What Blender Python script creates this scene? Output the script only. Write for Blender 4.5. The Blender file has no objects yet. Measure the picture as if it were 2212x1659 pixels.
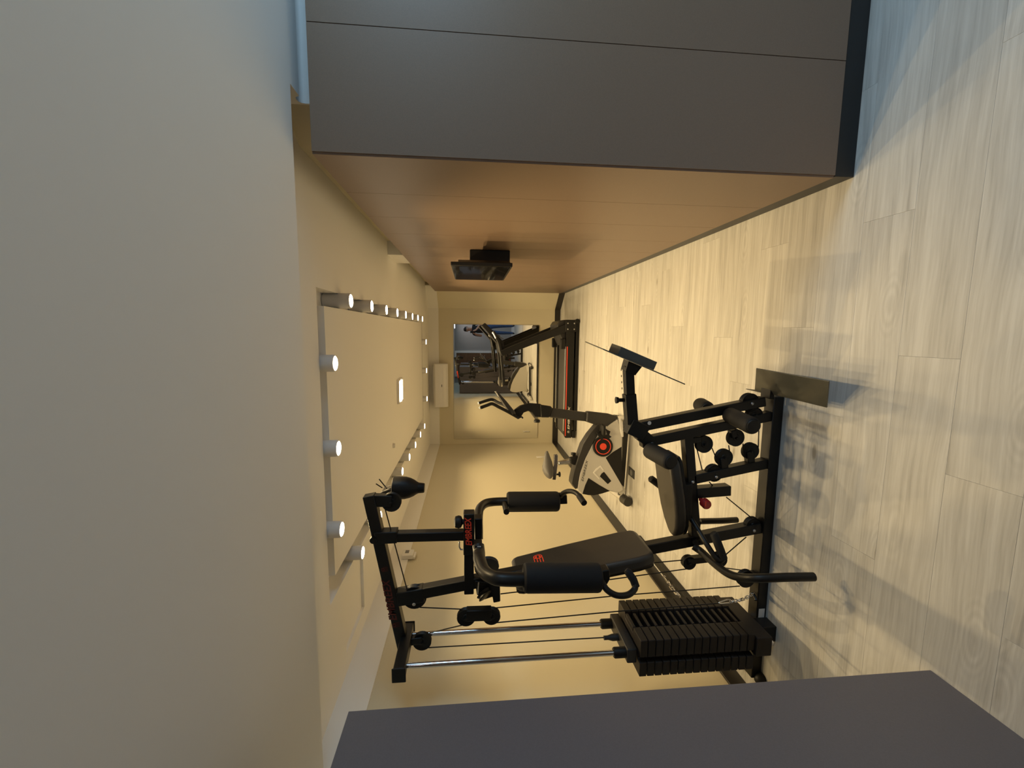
import bpy, bmesh, math, random
from mathutils import Vector, Matrix
random.seed(7)
S = bpy.context.scene
COL = S.collection
# ------------------------------------------------------------------ camera
FPX, YAW, PITCH, ROLL = 936.98, -0.1207, -0.0941, -0.0024
EYE = Vector((0, 0, 1.5))
FW = Vector((math.sin(YAW)*math.cos(PITCH), math.cos(YAW)*math.cos(PITCH), math.sin(PITCH)))
_r = Vector((math.cos(YAW), -math.sin(YAW), 0)); _u = _r.cross(FW)
RT = math.cos(ROLL)*_r + math.sin(ROLL)*_u
UP = -math.sin(ROLL)*_r + math.cos(ROLL)*_u
cd = bpy.data.cameras.new('camera'); cam = bpy.data.objects.new('camera', cd); COL.objects.link(cam)
cd.sensor_fit = 'HORIZONTAL'; cd.sensor_width = 36.0; cd.lens = 36.0*FPX/2212.0; cd.clip_start = 0.02
# the phone was held upright while the picture lies on its side: picture left is up
cx_, cy_, cz_ = -UP, RT, -FW
cam.matrix_world = Matrix(((cx_.x, cy_.x, cz_.x, EYE.x), (cx_.y, cy_.y, cz_.y, EYE.y), (cx_.z, cy_.z, cz_.z, EYE.z), (0, 0, 0, 1)))
S.camera = cam
# ------------------------------------------------------------------ world, daylight, exposure
W = bpy.data.worlds.new('world'); S.world = W; W.use_nodes = True
W.node_tree.nodes['Background'].inputs[0].default_value = (0.55, 0.75, 1.0, 1)
W.node_tree.nodes['Background'].inputs[1].default_value = 0.6
S.view_settings.view_transform = 'Standard'; S.view_settings.look = 'None'
S.view_settings.gamma = 1.0; S.view_settings.exposure = 0.95; S.view_settings.use_curve_mapping = False
WARM = (1.0, 0.73, 0.36)
LAMP_W, PANEL_W, WIN_W, FRONT_W = 12.5, 11.0, 13.5, 5.2
def area(name, loc, rot, sx, sy, watt, color):
    l = bpy.data.lights.new(name, 'AREA'); l.shape = 'RECTANGLE'; l.size = sx; l.size_y = sy
    l.energy = watt; l.color = color
    o = bpy.data.objects.new(name, l); COL.objects.link(o); o.location = loc; o.rotation_euler = rot
    return o
# daylight coming in through the window of the front room, right of the camera
area('window_daylight', (2.56, 0.85, 1.80), (0, math.radians(90), 0), 0.50, 1.1, WIN_W, (0.44, 0.73, 1.0))
# added fill light for the front room, above and behind the photographer
area('front_room_fill', (0.4, -0.95, 2.07), (0, 0, 0), 0.6, 0.6, FRONT_W, (0.92, 0.90, 0.95))

# ------------------------------------------------------------------ helpers
def ray(px, py):
    return FW + RT*((829.5-py)/FPX) + UP*((1106.0-px)/FPX)
def aty(px, py, y): d = ray(px, py); return EYE + d*(y/d.y)
def atz(px, py, z): d = ray(px, py); return EYE + d*((z-1.5)/d.z)
def atx(px, py, x): d = ray(px, py); return EYE + d*(x/d.x)
def atp(px, py, p0, n): d = ray(px, py); return EYE + d*((p0-EYE).dot(n)/d.dot(n))

class MB:
    def __init__(s): s.v = []; s.f = []
    def add(s, vs, fs):
        o = len(s.v); s.v += [Vector(v) for v in vs]; s.f += [tuple(i+o for i in f) for f in fs]; return s
    def box(s, lo, hi):
        x0, y0, z0 = lo; x1, y1, z1 = hi
        return s.add([(x0,y0,z0),(x1,y0,z0),(x1,y1,z0),(x0,y1,z0),(x0,y0,z1),(x1,y0,z1),(x1,y1,z1),(x0,y1,z1)],
                     [(0,3,2,1),(4,5,6,7),(0,1,5,4),(1,2,6,5),(2,3,7,6),(3,0,4,7)])
    def prism(s, pts, ext):
        pts = [Vector(p) for p in pts]; ext = Vector(ext); n = len(pts)
        return s.add(pts+[p+ext for p in pts], [tuple(range(n))[::-1], tuple(range(n, 2*n))]+[(i,(i+1)%n,n+(i+1)%n,n+i) for i in range(n)])
    def ring_sweep(s, rings, cap=True, closed=False):
        n = len(rings[0]); o = len(s.v)
        for r in rings: s.v += [Vector(p) for p in r]
        m = len(rings)
        for i in range(m if closed else m-1):
            a = o+i*n; b = o+((i+1) % m)*n
            for k in range(n): s.f.append((a+k, a+(k+1)%n, b+(k+1)%n, b+k))
        if cap and not closed:
            s.f.append(tuple(o+k for k in range(n))[::-1]); s.f.append(tuple(o+(m-1)*n+k for k in range(n)))
        return s
    def tube(s, path, r, n=10, cap=True, closed=False, sq=None):
        path = [Vector(p) for p in path]; m = len(path); rings = []; prev = None
        rr = r if isinstance(r, (list, tuple)) else [r]*m
        for i, p in enumerate(path):
            if closed: t = path[(i+1) % m]-path[i-1]
            else: t = path[min(i+1, m-1)]-path[max(i-1, 0)]
            t.normalize()
            if prev is None:
                a = Vector((0,1,0)) if abs(t.y) < .9 else Vector((1,0,0))
                x = t.cross(a).normalized()
            else:
                x = (prev - t*prev.dot(t)).normalized()
            prev = x; y = t.cross(x)
            rings.append([p + x*math.cos(2*math.pi*k/n+(.785398 if n == 4 else 0))*rr[i] + y*math.sin(2*math.pi*k/n+(.785398 if n == 4 else 0))*rr[i] for k in range(n)])
        return s.ring_sweep(rings, cap, closed)
    def lathe(s, prof, org, axis, n=20):
        axis = Vector(axis).normalized(); a = Vector((0,0,1)) if abs(axis.z) < .9 else Vector((1,0,0))
        x = axis.cross(a).normalized(); y = axis.cross(x); org = Vector(org)
        rings = [[org+axis*h+(x*math.cos(2*math.pi*k/n)+y*math.sin(2*math.pi*k/n))*max(r, 1e-4) for k in range(n)] for r, h in prof]
        return s.ring_sweep(rings)
    def annulus(s, prof, org, axis, n=24):
        axis = Vector(axis).normalized(); a = Vector((0,0,1)) if abs(axis.z) < .9 else Vector((1,0,0))
        x = axis.cross(a).normalized(); y = axis.cross(x); org = Vector(org)
        return s.ring_sweep([[org+axis*h+(x*math.cos(2*math.pi*k/n)+y*math.sin(2*math.pi*k/n))*r for k in range(n)] for r, h in prof], closed=True)
    def ball(s, c, r, n=12, m=8, sc=(1,1,1)):
        rings = []
        for j in range(m+1):
            t = math.pi*j/m
            rings.append([Vector(c)+Vector((sc[0]*max(math.sin(t), .004)*r*math.cos(2*math.pi*k/n), sc[1]*max(math.sin(t), .004)*r*math.sin(2*math.pi*k/n), sc[2]*r*math.cos(t))) for k in range(n)])
        return s.ring_sweep(rings)
    def mesh(s, name, off=Vector((0,0,0)), ang=35):
        me = bpy.data.meshes.new(name); me.from_pydata([v-off for v in s.v], [], s.f); me.validate()
        b = bmesh.new(); b.from_mesh(me); bmesh.ops.recalc_face_normals(b, faces=b.faces); b.to_mesh(me); b.free()
        for p in me.polygons: p.use_smooth = True
        me.set_sharp_from_angle(angle=math.radians(ang))
        return me

ROOT = {}
def worldloc(o): return ROOT.get(o.name, Vector((0,0,0))) if o else Vector((0,0,0))
def obj(name, mb, m, parent=None, bev=0.0, ang=35, seg=2):
    xs = [v for v in mb.v]; c = Vector([(min(v[i] for v in xs)+max(v[i] for v in xs))/2 for i in range(3)])
    me = mb.mesh(name, c, ang); me.materials.append(MT[m] if isinstance(m, str) else m)
    o = bpy.data.objects.new(name, me); COL.objects.link(o)
    o.location = c - worldloc(parent); o.parent = parent; ROOT[o.name] = c
    if bev:
        b = o.modifiers.new('bevel', 'BEVEL'); b.width = bev; b.segments = seg; b.limit_method = 'ANGLE'; b.angle_limit = math.radians(40)
    return o
def inst(name, me, loc, parent=None, rotz=0):
    o = bpy.data.objects.new(name, me); COL.objects.link(o); o.location = Vector(loc)-worldloc(parent); o.parent = parent
    o.rotation_euler[2] = rotz; ROOT[o.name] = Vector(loc); return o
def tag(o, label, cat, group=None):
    o['label'] = label; o['category'] = cat
    if group: o['group'] = group
    return o
def thing(name, label, cat, loc, group=None):
    o = bpy.data.objects.new(name, None); COL.objects.link(o); o.location = loc; o.empty_display_size = .1
    ROOT[o.name] = Vector(loc); return tag(o, label, cat, group)
def struct(o): o['kind'] = 'structure'; return o

# ------------------------------------------------------------------ materials
MT = {}
def nt(m): return m.node_tree.nodes, m.node_tree.links
def mat(name, col, rough=.5, metal=0., noise=0., nscale=40., bump=0., bscale=200., spec=.5, coat=0.):
    m = bpy.data.materials.new(name); m.use_nodes = True; N, L = nt(m); b = N['Principled BSDF']
    b.inputs['Base Color'].default_value = (*col, 1); b.inputs['Roughness'].default_value = rough; b.inputs['Metallic'].default_value = metal
    b.inputs['Specular IOR Level'].default_value = spec; b.inputs['Coat Weight'].default_value = coat
    tc = N.new('ShaderNodeTexCoord')
    if noise:
        t = N.new('ShaderNodeTexNoise'); t.inputs['Scale'].default_value = nscale; t.inputs['Detail'].default_value = 4
        L.new(tc.outputs['Object'], t.inputs['Vector'])
        r = N.new('ShaderNodeValToRGB'); r.color_ramp.elements[0].position = .3; r.color_ramp.elements[1].position = .7
        r.color_ramp.elements[0].color = (*[c*(1-noise) for c in col], 1); r.color_ramp.elements[1].color = (*[min(1, c*(1+noise)) for c in col], 1)
        L.new(t.outputs['Fac'], r.inputs['Fac']); L.new(r.outputs['Color'], b.inputs['Base Color'])
    if bump:
        t2 = N.new('ShaderNodeTexNoise'); t2.inputs['Scale'].default_value = bscale; t2.inputs['Detail'].default_value = 3
        L.new(tc.outputs['Object'], t2.inputs['Vector'])
        bp = N.new('ShaderNodeBump'); bp.inputs['Strength'].default_value = bump; bp.inputs['Distance'].default_value = .002
        L.new(t2.outputs['Fac'], bp.inputs['Height']); L.new(bp.outputs['Normal'], b.inputs['Normal'])
    MT[name] = m; return m
def emit(name, col, st):
    m = bpy.data.materials.new(name); m.use_nodes = True; N, L = nt(m); N.remove(N['Principled BSDF'])
    e = N.new('ShaderNodeEmission'); e.inputs[0].default_value = (*col, 1); e.inputs[1].default_value = st
    L.new(e.outputs[0], N['Material Output'].inputs[0]); MT[name] = m
mat('wall_paint', (.68, .62, .46), .85, bump=.05, bscale=300)
mat('ceiling_paint', (.93, .915, .88), .9, bump=.04, bscale=250)
mat('band_paint', (.88, .865, .83), .9)
mat('laminate', (.228, .156, .108), .42, noise=.05, nscale=300, bump=.03, bscale=900)
mat('laminate_cabinet', (.150, .134, .142), .45, noise=.06, nscale=300, bump=.03, bscale=900)
mat('edge_dark', (.035, .022, .016), .5)
mat('plinth', (.012, .012, .013), .4)
mat('baseboard', (.020, .017, .015), .38)
mat('black_metal', (.008, .0075, .007), .42, bump=.05, bscale=700, spec=.35)
mat('black_plastic', (.009, .0085, .008), .48, bump=.03, bscale=500, spec=.32)
mat('dark_grey', (.034, .032, .030), .45, spec=.4)
mat('mid_grey', (.16, .155, .15), .45)
mat('vinyl', (.030, .027, .024), .42, bump=.12, bscale=350)
mat('foam', (.009, .009, .010), .7, bump=.25, bscale=600, spec=.3)
mat('iron', (.018, .014, .012), .55, bump=.15, bscale=400, spec=.35)
mat('chrome', (.75, .75, .77), .12, 1.0)
mat('steel', (.62, .62, .62), .28, 1.0)
mat('silver', (.62, .60, .56), .35, .25)
mat('white_plastic', (.80, .78, .74), .35)
mat('lamp_body', (.72, .72, .72), .45)
mat('red', (.85, .07, .03), .45)
mat('red_shaded', (.10, .012, .008), .55)  # same red print, darkened in the colour for the unlit side of the boom
mat('red_knob', (.42, .02, .02), .3)
mat('cable', (.012, .011, .010), .5)
mat('sticker', (.75, .74, .72), .6)
mat('print_dark', (.03, .03, .03), .6)
mat('print_white', (.75, .74, .70), .6)
mat('saddle', (.11, .105, .10), .55, bump=.1, bscale=300)
mat('belt', (.055, .053, .052), .7, bump=.2, bscale=900)
mat('steel_plate', (.075, .078, .070), .32, bump=.03, bscale=500)
mat('screen', (.006, .006, .006), .08, coat=.6)
mat('door_wood', (.17, .085, .04), .45, noise=.25, nscale=8)
mat('front_wall', (.34, .31, .28), .8)
mat('skin', (.52, .27, .17), .55)
mat('hair', (.02, .013, .010), .6)
mat('shirt', (.015, .016, .020), .8)
mat('jeans', (.045, .085, .20), .85, noise=.25, nscale=30)
mat('shoe', (.03, .03, .03), .6)
mat('eye_white', (.8, .8, .8), .3)
mat('mirror_glass', (.80, .80, .78), .0, 1.0)
mat('glass_edge', (.22, .30, .27), .2)
emit('lamp_glow', (1.0, .88, .66), 14.0)
gl = mat('window_glass', (.9, .95, 1), .02); gl.node_tree.nodes['Principled BSDF'].inputs['Transmission Weight'].default_value = 1

def floor_material():
    m = bpy.data.materials.new('floor_plank'); m.use_nodes = True; N, L = nt(m); b = N['Principled BSDF']
    tc = N.new('ShaderNodeTexCoord'); oi = N.new('ShaderNodeObjectInfo')
    mul = N.new('ShaderNodeVectorMath'); mul.operation = 'SCALE'; mul.inputs[3].default_value = 37.0
    cmb = N.new('ShaderNodeCombineXYZ')
    for i in range(3): L.new(oi.outputs['Random'], cmb.inputs[i])
    L.new(cmb.outputs[0], mul.inputs[0])
    add = N.new('ShaderNodeVectorMath'); add.operation = 'ADD'; L.new(tc.outputs['Object'], add.inputs[0]); L.new(mul.outputs[0], add.inputs[1])
    # slow waver so that the grain is not ruler straight
    wv = N.new('ShaderNodeTexNoise'); wv.inputs['Scale'].default_value = 1.6; L.new(add.outputs[0], wv.inputs['Vector'])
    off = N.new('ShaderNodeVectorMath'); off.operation = 'MULTIPLY'; off.inputs[1].default_value = (0, .05, 0); L.new(wv.outputs['Color'], off.inputs[0])
    ad2 = N.new('ShaderNodeVectorMath'); ad2.operation = 'ADD'; L.new(add.outputs[0], ad2.inputs[0]); L.new(off.outputs[0], ad2.inputs[1])
    def streak(sx, sy, det):
        mp = N.new('ShaderNodeMapping'); mp.inputs['Scale'].default_value = (sx, sy, 1); L.new(ad2.outputs[0], mp.inputs['Vector'])
        t = N.new('ShaderNodeTexNoise'); t.inputs['Scale'].default_value = 1; t.inputs['Detail'].default_value = det; t.inputs['Roughness'].default_value = .62
        L.new(mp.outputs[0], t.inputs['Vector']); return t.outputs['Fac']
    f1 = streak(1.3, 22, 5); f2 = streak(4, 110, 4)
    mix = N.new('ShaderNodeMath'); mix.operation = 'MULTIPLY_ADD'; mix.inputs[1].default_value = .42; L.new(f2, mix.inputs[0])
    sc = N.new('ShaderNodeMath'); sc.operation = 'MULTIPLY'; sc.inputs[1].default_value = .58; L.new(f1, sc.inputs[0]); L.new(sc.outputs[0], mix.inputs[2])
    rp = N.new('ShaderNodeValToRGB'); E_ = rp.color_ramp.elements
    E_[0].position = .30; E_[0].color = (.345, .332, .31, 1); E_[1].position = .62; E_[1].color = (.595, .585, .55, 1)
    e = E_.new(.46); e.color = (.488, .475, .442, 1)
    L.new(mix.outputs[0], rp.inputs['Fac'])
    # knots and cathedral marks
    mpk = N.new('ShaderNodeMapping'); mpk.inputs['Scale'].default_value = (2.0, 5.5, 1); L.new(ad2.outputs[0], mpk.inputs['Vector'])
    vo = N.new('ShaderNodeTexVoronoi'); vo.inputs['Scale'].default_value = 1.0; L.new(mpk.outputs[0], vo.inputs['Vector'])
    kr = N.new('ShaderNodeValToRGB'); kr.color_ramp.elements[0].position = .02; kr.color_ramp.elements[0].color = (.45, .42, .38, 1)
    kr.color_ramp.elements[1].position = .11; kr.color_ramp.elements[1].color = (1, 1, 1, 1); L.new(vo.outputs['Distance'], kr.inputs['Fac'])
    rw = N.new('ShaderNodeMath'); rw.operation = 'SINE'; s2 = N.new('ShaderNodeMath'); s2.operation = 'MULTIPLY'; s2.inputs[1].default_value = 95
    L.new(vo.outputs['Distance'], s2.inputs[0]); L.new(s2.outputs[0], rw.inputs[0])
    fall = N.new('ShaderNodeMapRange'); fall.inputs['From Min'].default_value = .05; fall.inputs['From Max'].default_value = .34; fall.inputs['To Min'].default_value = .10; fall.inputs['To Max'].default_value = 0
    L.new(vo.outputs['Distance'], fall.inputs['Value'])
    rg = N.new('ShaderNodeMath'); rg.operation = 'MULTIPLY_ADD'; rg.inputs[2].default_value = 1.0; L.new(rw.outputs[0], rg.inputs[0]); L.new(fall.outputs[0], rg.inputs[1])
    tone = N.new('ShaderNodeMapRange'); tone.inputs['To Min'].default_value = .95; tone.inputs['To Max'].default_value = 1.04; L.new(oi.outputs['Random'], tone.inputs['Value'])
    m1 = N.new('ShaderNodeVectorMath'); m1.operation = 'MULTIPLY'; L.new(rp.outputs[0], m1.inputs[0]); L.new(kr.outputs[0], m1.inputs[1])
    m2 = N.new('ShaderNodeVectorMath'); m2.operation = 'SCALE'; L.new(m1.outputs[0], m2.inputs[0]); L.new(rg.outputs[0], m2.inputs[3])
    m3 = N.new('ShaderNodeVectorMath'); m3.operation = 'SCALE'; L.new(m2.outputs[0], m3.inputs[0]); L.new(tone.outputs[0], m3.inputs[3])
    L.new(m3.outputs[0], b.inputs['Base Color']); b.inputs['Roughness'].default_value = .5
    bp = N.new('ShaderNodeBump'); bp.inputs['Strength'].default_value = .15; bp.inputs['Distance'].default_value = .001; L.new(mix.outputs[0], bp.inputs['Height']); L.new(bp.outputs[0], b.inputs['Normal'])
    MT['plank'] = m
floor_material()

# ------------------------------------------------------------------ room shell
XL, XR, D, HC, HB = -1.917, .61, 7.29, 2.196, 2.03
XE, YF = 2.62, -1.70                      # front room: right wall, wall behind the photographer
YB = 1.653                                # front of the right-hand partition
HS = 2.111                                # lowered ceiling of the front room
fl = struct(obj('floor', MB().box((XL-.1, YF-.1, -.06), (XE+.1, D+.15, -.006)), 'edge_dark'))
PW, PL = .197, 1.26
plank_cache = {}
def plank(x0, x1, y0, y1):
    k = (round(x1-x0, 3), round(y1-y0, 3))
    if k not in plank_cache:
        w, h = (k[0]-.0004)/2, (k[1]-.0004)/2; c = .0003
        vs = [(-w,-h,-.006),(w,-h,-.006),(w,h,-.006),(-w,h,-.006),(-w,-h,-c),(w,-h,-c),(w,h,-c),(-w,h,-c),(-w+c,-h+c,0),(w-c,-h+c,0),(w-c,h-c,0),(-w+c,h-c,0)]
        me = bpy.data.meshes.new('plank'); me.from_pydata(vs, [], [(0,1,5,4),(1,2,6,5),(2,3,7,6),(3,0,4,7),(4,5,9,8),(5,6,10,9),(6,7,11,10),(7,4,8,11),(8,9,10,11)])
        me.materials.append(MT['plank']); plank_cache[k] = me
    inst('plank', plank_cache[k], ((x0+x1)/2, (y0+y1)/2, 0), fl)
row = 0; y = 1.199-15*PW
while y < D:
    y1 = min(y+PW, D+.01); right = XE if y < YB+.2 else XR+.02
    joint = {14: -.437, 15: -.072}.get(row, (row*.4375) % PL - .3 + random.uniform(-.1, .1))
    x = joint - PL*5
    while x < right:
        a, b_ = max(x, XL), min(x+PL, right)
        if b_-a > .03: plank(a, b_, y, y1)
        x += PL
    y = y1; row += 1
# walls
struct(obj('wall_left', MB().box((XL-.12, YF-.1, 0), (XL, D+.1, HC+.2)), 'wall_paint'))
CX = .373; CY = 6.93                       # chamfered back right corner
struct(obj('wall_back', MB().box((XL-.1, D, 0), (CX+.1, D+.12, HC+.2)), 'wall_paint'))
struct(obj('wall_corner', MB().prism([(CX, D, 0), (.70, D-.44, 0), (.78, D-.36, 0), (CX+.1, D+.1, 0)], (0, 0, HC+.2)), 'wall_paint'))
struct(obj('wall_upper', MB().prism([(.834, 1.79, HB+.03), (.745, 1.95, HB+.03), (.745, D, HB+.03), (.95, D, HB+.03), (.95, 1.79, HB+.03)], (0, 0, .26)), 'wall_paint'))
struct(obj('wall_pier', MB().box((.632, 3.83, HB+.025), (.76, 4.285, HC+.02)), 'band_paint', bev=.003))
struct(obj('wall_front', MB().box((XL-.1, YF-.12, 0), (XE+.1, YF, 2.3)), 'front_wall'))
ww = MB(); WY0, WY1, WZ0, WZ1 = .28, 1.42, 1.53, 2.07
ww.box((XE, YF, 0), (XE+.12, WY0, 2.3)).box((XE, WY1, 0), (XE+.12, 2.4, 2.3)).box((XE, WY0, 0), (XE+.12, WY1, WZ0)).box((XE, WY0, WZ1), (XE+.12, WY1, 2.3))
struct(obj('wall_right', ww, 'wall_paint'))
wf = MB(); t_ = .05
wf.box((XE+.02, WY0, WZ0), (XE+.08, WY1, WZ0+t_)).box((XE+.02, WY0, WZ1-t_), (XE+.08, WY1, WZ1)).box((XE+.02, WY0, WZ0+t_), (XE+.08, WY0+t_, WZ1-t_)).box((XE+.02, WY1-t_, WZ0+t_), (XE+.08, WY1, WZ1-t_)).box((XE+.02, (WY0+WY1)/2-.02, WZ0+t_), (XE+.08, (WY0+WY1)/2+.02, WZ1-t_))
win = struct(obj('window_1', wf, 'white_plastic', bev=.003))
# ceiling of the gym with the recessed lamp channel and a shallow access panel
GX0, GX1, GX2, GX3 = -1.352, -1.250, .113, .192
GY0, GY1, GY2, GY3 = 2.070, 2.166, 6.265, 6.355
AX0, AX1, AY0, AY1 = -1.790, GX0-.07, 2.30, 2.715
xs = sorted([XL-.05, AX0, AX1, GX0, GX1, GX2, GX3, .96]); ys = sorted([YB-.02, GY0, GY1, AY0, AY1, GY2, GY3, D+.05])
def zc(x, y):
    inn = GX0 < x < GX3 and GY0 < y < GY3; core = GX1 < x < GX2 and GY1 < y < GY2
    if inn and not core: return HC+.085
    if AX0 < x < AX1 and AY0 < y < AY1: return HC+.018
    return HC
cm = MB(); nx, ny = len(xs)-1, len(ys)-1
Z = [[zc((xs[i]+xs[i+1])/2, (ys[j]+ys[j+1])/2) for j in range(ny)] for i in range(nx)]
for i in range(nx):
    for j in range(ny):
        x0, x1, y0, y1, z = xs[i], xs[i+1], ys[j], ys[j+1], Z[i][j]
        cm.add([(x0,y0,z),(x1,y0,z),(x1,y1,z),(x0,y1,z)], [(0,1,2,3)])
        if i+1 < nx and abs(Z[i+1][j]-z) > 1e-6: cm.add([(x1,y0,z),(x1,y1,z),(x1,y1,Z[i+1][j]),(x1,y0,Z[i+1][j])], [(0,1,2,3)])
        if j+1 < ny and abs(Z[i][j+1]-z) > 1e-6: cm.add([(x0,y1,z),(x1,y1,z),(x1,y1,Z[i][j+1]),(x0,y1,Z[i][j+1])], [(0,1,2,3)])
cm.box((XL-.05, YB-.02, HC+.1), (.96, D+.05, HC+.14))
struct(obj('ceiling', cm, 'ceiling_paint', ang=20))
sf = MB().prism([(XL-.05, YF-.05, HS), (XE+.05, YF-.05, HS), (XE+.05, 1.60, HS), (.832, 1.60, HS), (.832, YB, HS), (XL-.05, YB, HS)], (0, 0, .2))
struct(obj('ceiling_front', sf, 'ceiling_paint'))
# cornice at the far end of the front-room ceiling, running right above the partition
pf = [(1.60, 2.111), (1.732, 2.111), (1.742, 2.128), (1.760, 2.131), (1.774, 2.128), (1.782, 2.120), (1.785, 2.108), (1.786, 2.06), (1.93, 2.06), (1.93, 2.31), (1.60, 2.31)]
struct(obj('trim_1', MB().prism([(.832, a, b) for a, b in pf], (XE-.832, 0, 0)), 'ceiling_paint'))
# white band (bulkhead) above the beige paint
struct(obj('trim_2', MB().box((XL, YB-.6, HB), (XL+.014, D, HC+.02)), 'band_paint'))
struct(obj('trim_3', MB().box((XL+.014, D-.014, HB), (CX, D, HC+.02)), 'band_paint'))
struct(obj('trim_4', MB().prism([(CX, D, HB), (CX-.006, D-.016, HB), (.69, D-.444, HB), (.70, D-.44, HB)], (0, 0, HC+.02-HB)), 'band_paint'))
BH, BT = .093, .014
struct(obj('baseboard_left', MB().box((XL, 1.2, 0), (XL+BT, D-BT, BH)), 'baseboard', bev=.002))
struct(obj('baseboard_back', MB().box((XL, D-BT, 0), (CX-.004, D, BH)), 'baseboard', bev=.002))
struct(obj('baseboard_corner', MB().prism([(CX-.008, D-BT, 0), (.625, CY+.02-BT, 0), (.64, CY+.03, 0), (CX, D, 0)], (0, 0, BH)), 'baseboard'))
# right-hand laminate partition: core, plinth, single panels
HBK, PH = 2.05, .083
pt = struct(obj('wall_partition', MB().box((XR+.018, YB+.018, PH), (XE, 6.88, HBK-.004)), 'edge_dark'))
obj('plinth', MB().box((XR+.004, YB+.004, 0), (XE, 6.885, PH-.003)), 'plinth', pt, bev=.002)
ypan = YB+.006; first = True; pcache = {}
yl = [2.083, 2.492]
while yl[-1] < 6.5: yl.append(yl[-1]+.409)
yl[-1] = 6.89
for yn in yl:
    w = yn-ypan-.0022; k = round(w, 3)
    if k not in pcache:
        pcache[k] = MB().box((-.008, -w/2, -(HBK-PH)/2), (.008, w/2, (HBK-PH)/2)).mesh('panel'); pcache[k].materials.append(MT['laminate'])
    inst('panel', pcache[k], (XR+.008, (ypan+yn)/2, (HBK+PH)/2), pt); ypan = yn
xpan = XR+.006
for xn in (1.030, 1.445, 1.86, 2.275, XE-.001):
    w = xn-xpan-.003; k = 'f%.3f' % w
    if k not in pcache:
        pcache[k] = MB().box((-w/2, -.008, -(HBK-PH)/2), (w/2, .008, (HBK-PH)/2)).mesh('panel'); pcache[k].materials.append(MT['laminate'])
    inst('panel', pcache[k], ((xpan+xn)/2, YB+.008, (HBK+PH)/2), pt); xpan = xn
# left foreground cabinet
c0 = thing('cabinet', 'tall plain dark grey laminate cabinet side in the left foreground', 'cabinet', (-1.5, .4, 0))
obj('body', MB().box((XL+.016, -.7, 0), (-1.108, 1.15, 1.838)), 'laminate_cabinet', c0)
obj('side_panel', MB().box((-1.108, -.7, 0), (-1.091, 1.167, 1.854)), 'laminate_cabinet', c0, bev=.0015)
obj('top_panel', MB().box((XL+.016, -.7, 1.838), (-1.1085, 1.167, 1.854)), 'laminate_cabinet', c0, bev=.0015)
obj('end_panel', MB().box((XL+.016, 1.1505, .0), (-1.1085, 1.167, 1.8375)), 'laminate_cabinet', c0, bev=.0015)
# wooden door in the wall behind the photographer
dr = struct(obj('door_1', MB().box((-1.60, YF+.002, .01), (-.80, YF+.035, 2.04)), 'door_wood', bev=.003))
fr = MB().box((-.80, YF+.001, 0), (-.72, YF+.05, 2.10)).box((-1.68, YF+.001, 0), (-1.60, YF+.05, 2.10)).box((-1.60, YF+.001, 2.04), (-.80, YF+.05, 2.10))
obj('door_frame', fr, 'white_plastic', dr, bev=.003)
obj('handle', MB().tube([(-.88, YF+.036, 1.0), (-.88, YF+.085, 1.0), (-.99, YF+.085, 1.0)], .009), 'steel', dr)

# ------------------------------------------------------------------ ceiling lamps
ZL = 2.138
lb = MB().lathe([(.0375, 0), (.0405, .002), (.0405, .138), (.036, .142), (.0, .142)], (0,0,0), (0,0,1), 20).mesh('housing'); lb.materials.append(MT['lamp_body'])
lg = MB().lathe([(.0, -.003), (.031, -.003), (.0345, -.0003), (.0, -.0003)], (0,0,0), (0,0,1), 20).mesh('lens'); lg.materials.append(MT['lamp_glow'])
def spot(parent, loc, watt, size, blend, rad):
    l = bpy.data.lights.new('beam', 'SPOT'); l.energy = watt; l.color = WARM; l.spot_size = math.radians(size); l.spot_blend = blend; l.shadow_soft_size = rad*.45
    o = bpy.data.objects.new('beam', l); COL.objects.link(o); o.parent = parent; o.location = Vector(loc)-worldloc(parent)
NUM = ['nearest', 'second', 'third', 'fourth', 'fifth', 'sixth', 'seventh', 'farthest']
def lamp(x, y, label):
    t = thing('ceiling_spotlight', label, 'ceiling light', (x, y, ZL), 'white cylinder spotlights set in the ceiling channel')
    inst('housing', lb, (x, y, ZL), t); inst('lens', lg, (x, y, ZL), t)
    spot(t, (x, y, ZL-.006), LAMP_W, 116, .7, .014)
for i in range(8):
    lamp(.155, 2.425+i*.494, 'white cylinder spotlight, %s in the channel row beside the laminate partition' % NUM[i])
for i, yy in enumerate((2.49, 3.0, 3.50, 3.99, 4.455, 4.947, 5.45, 5.94)):
    lamp(-1.301, yy, 'white cylinder spotlight, %s in the channel row beside the left wall' % NUM[i])
for i, xx in enumerate((-.156, -.567, -.978)):
    lamp(xx, 2.113, 'white cylinder spotlight in the front cross channel, %s from the partition' % ('first', 'second', 'third')[i])
    lamp(xx, 6.31, 'small white cylinder spotlight in the far cross channel, %s from the partition' % ('first', 'second', 'third')[i])
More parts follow.
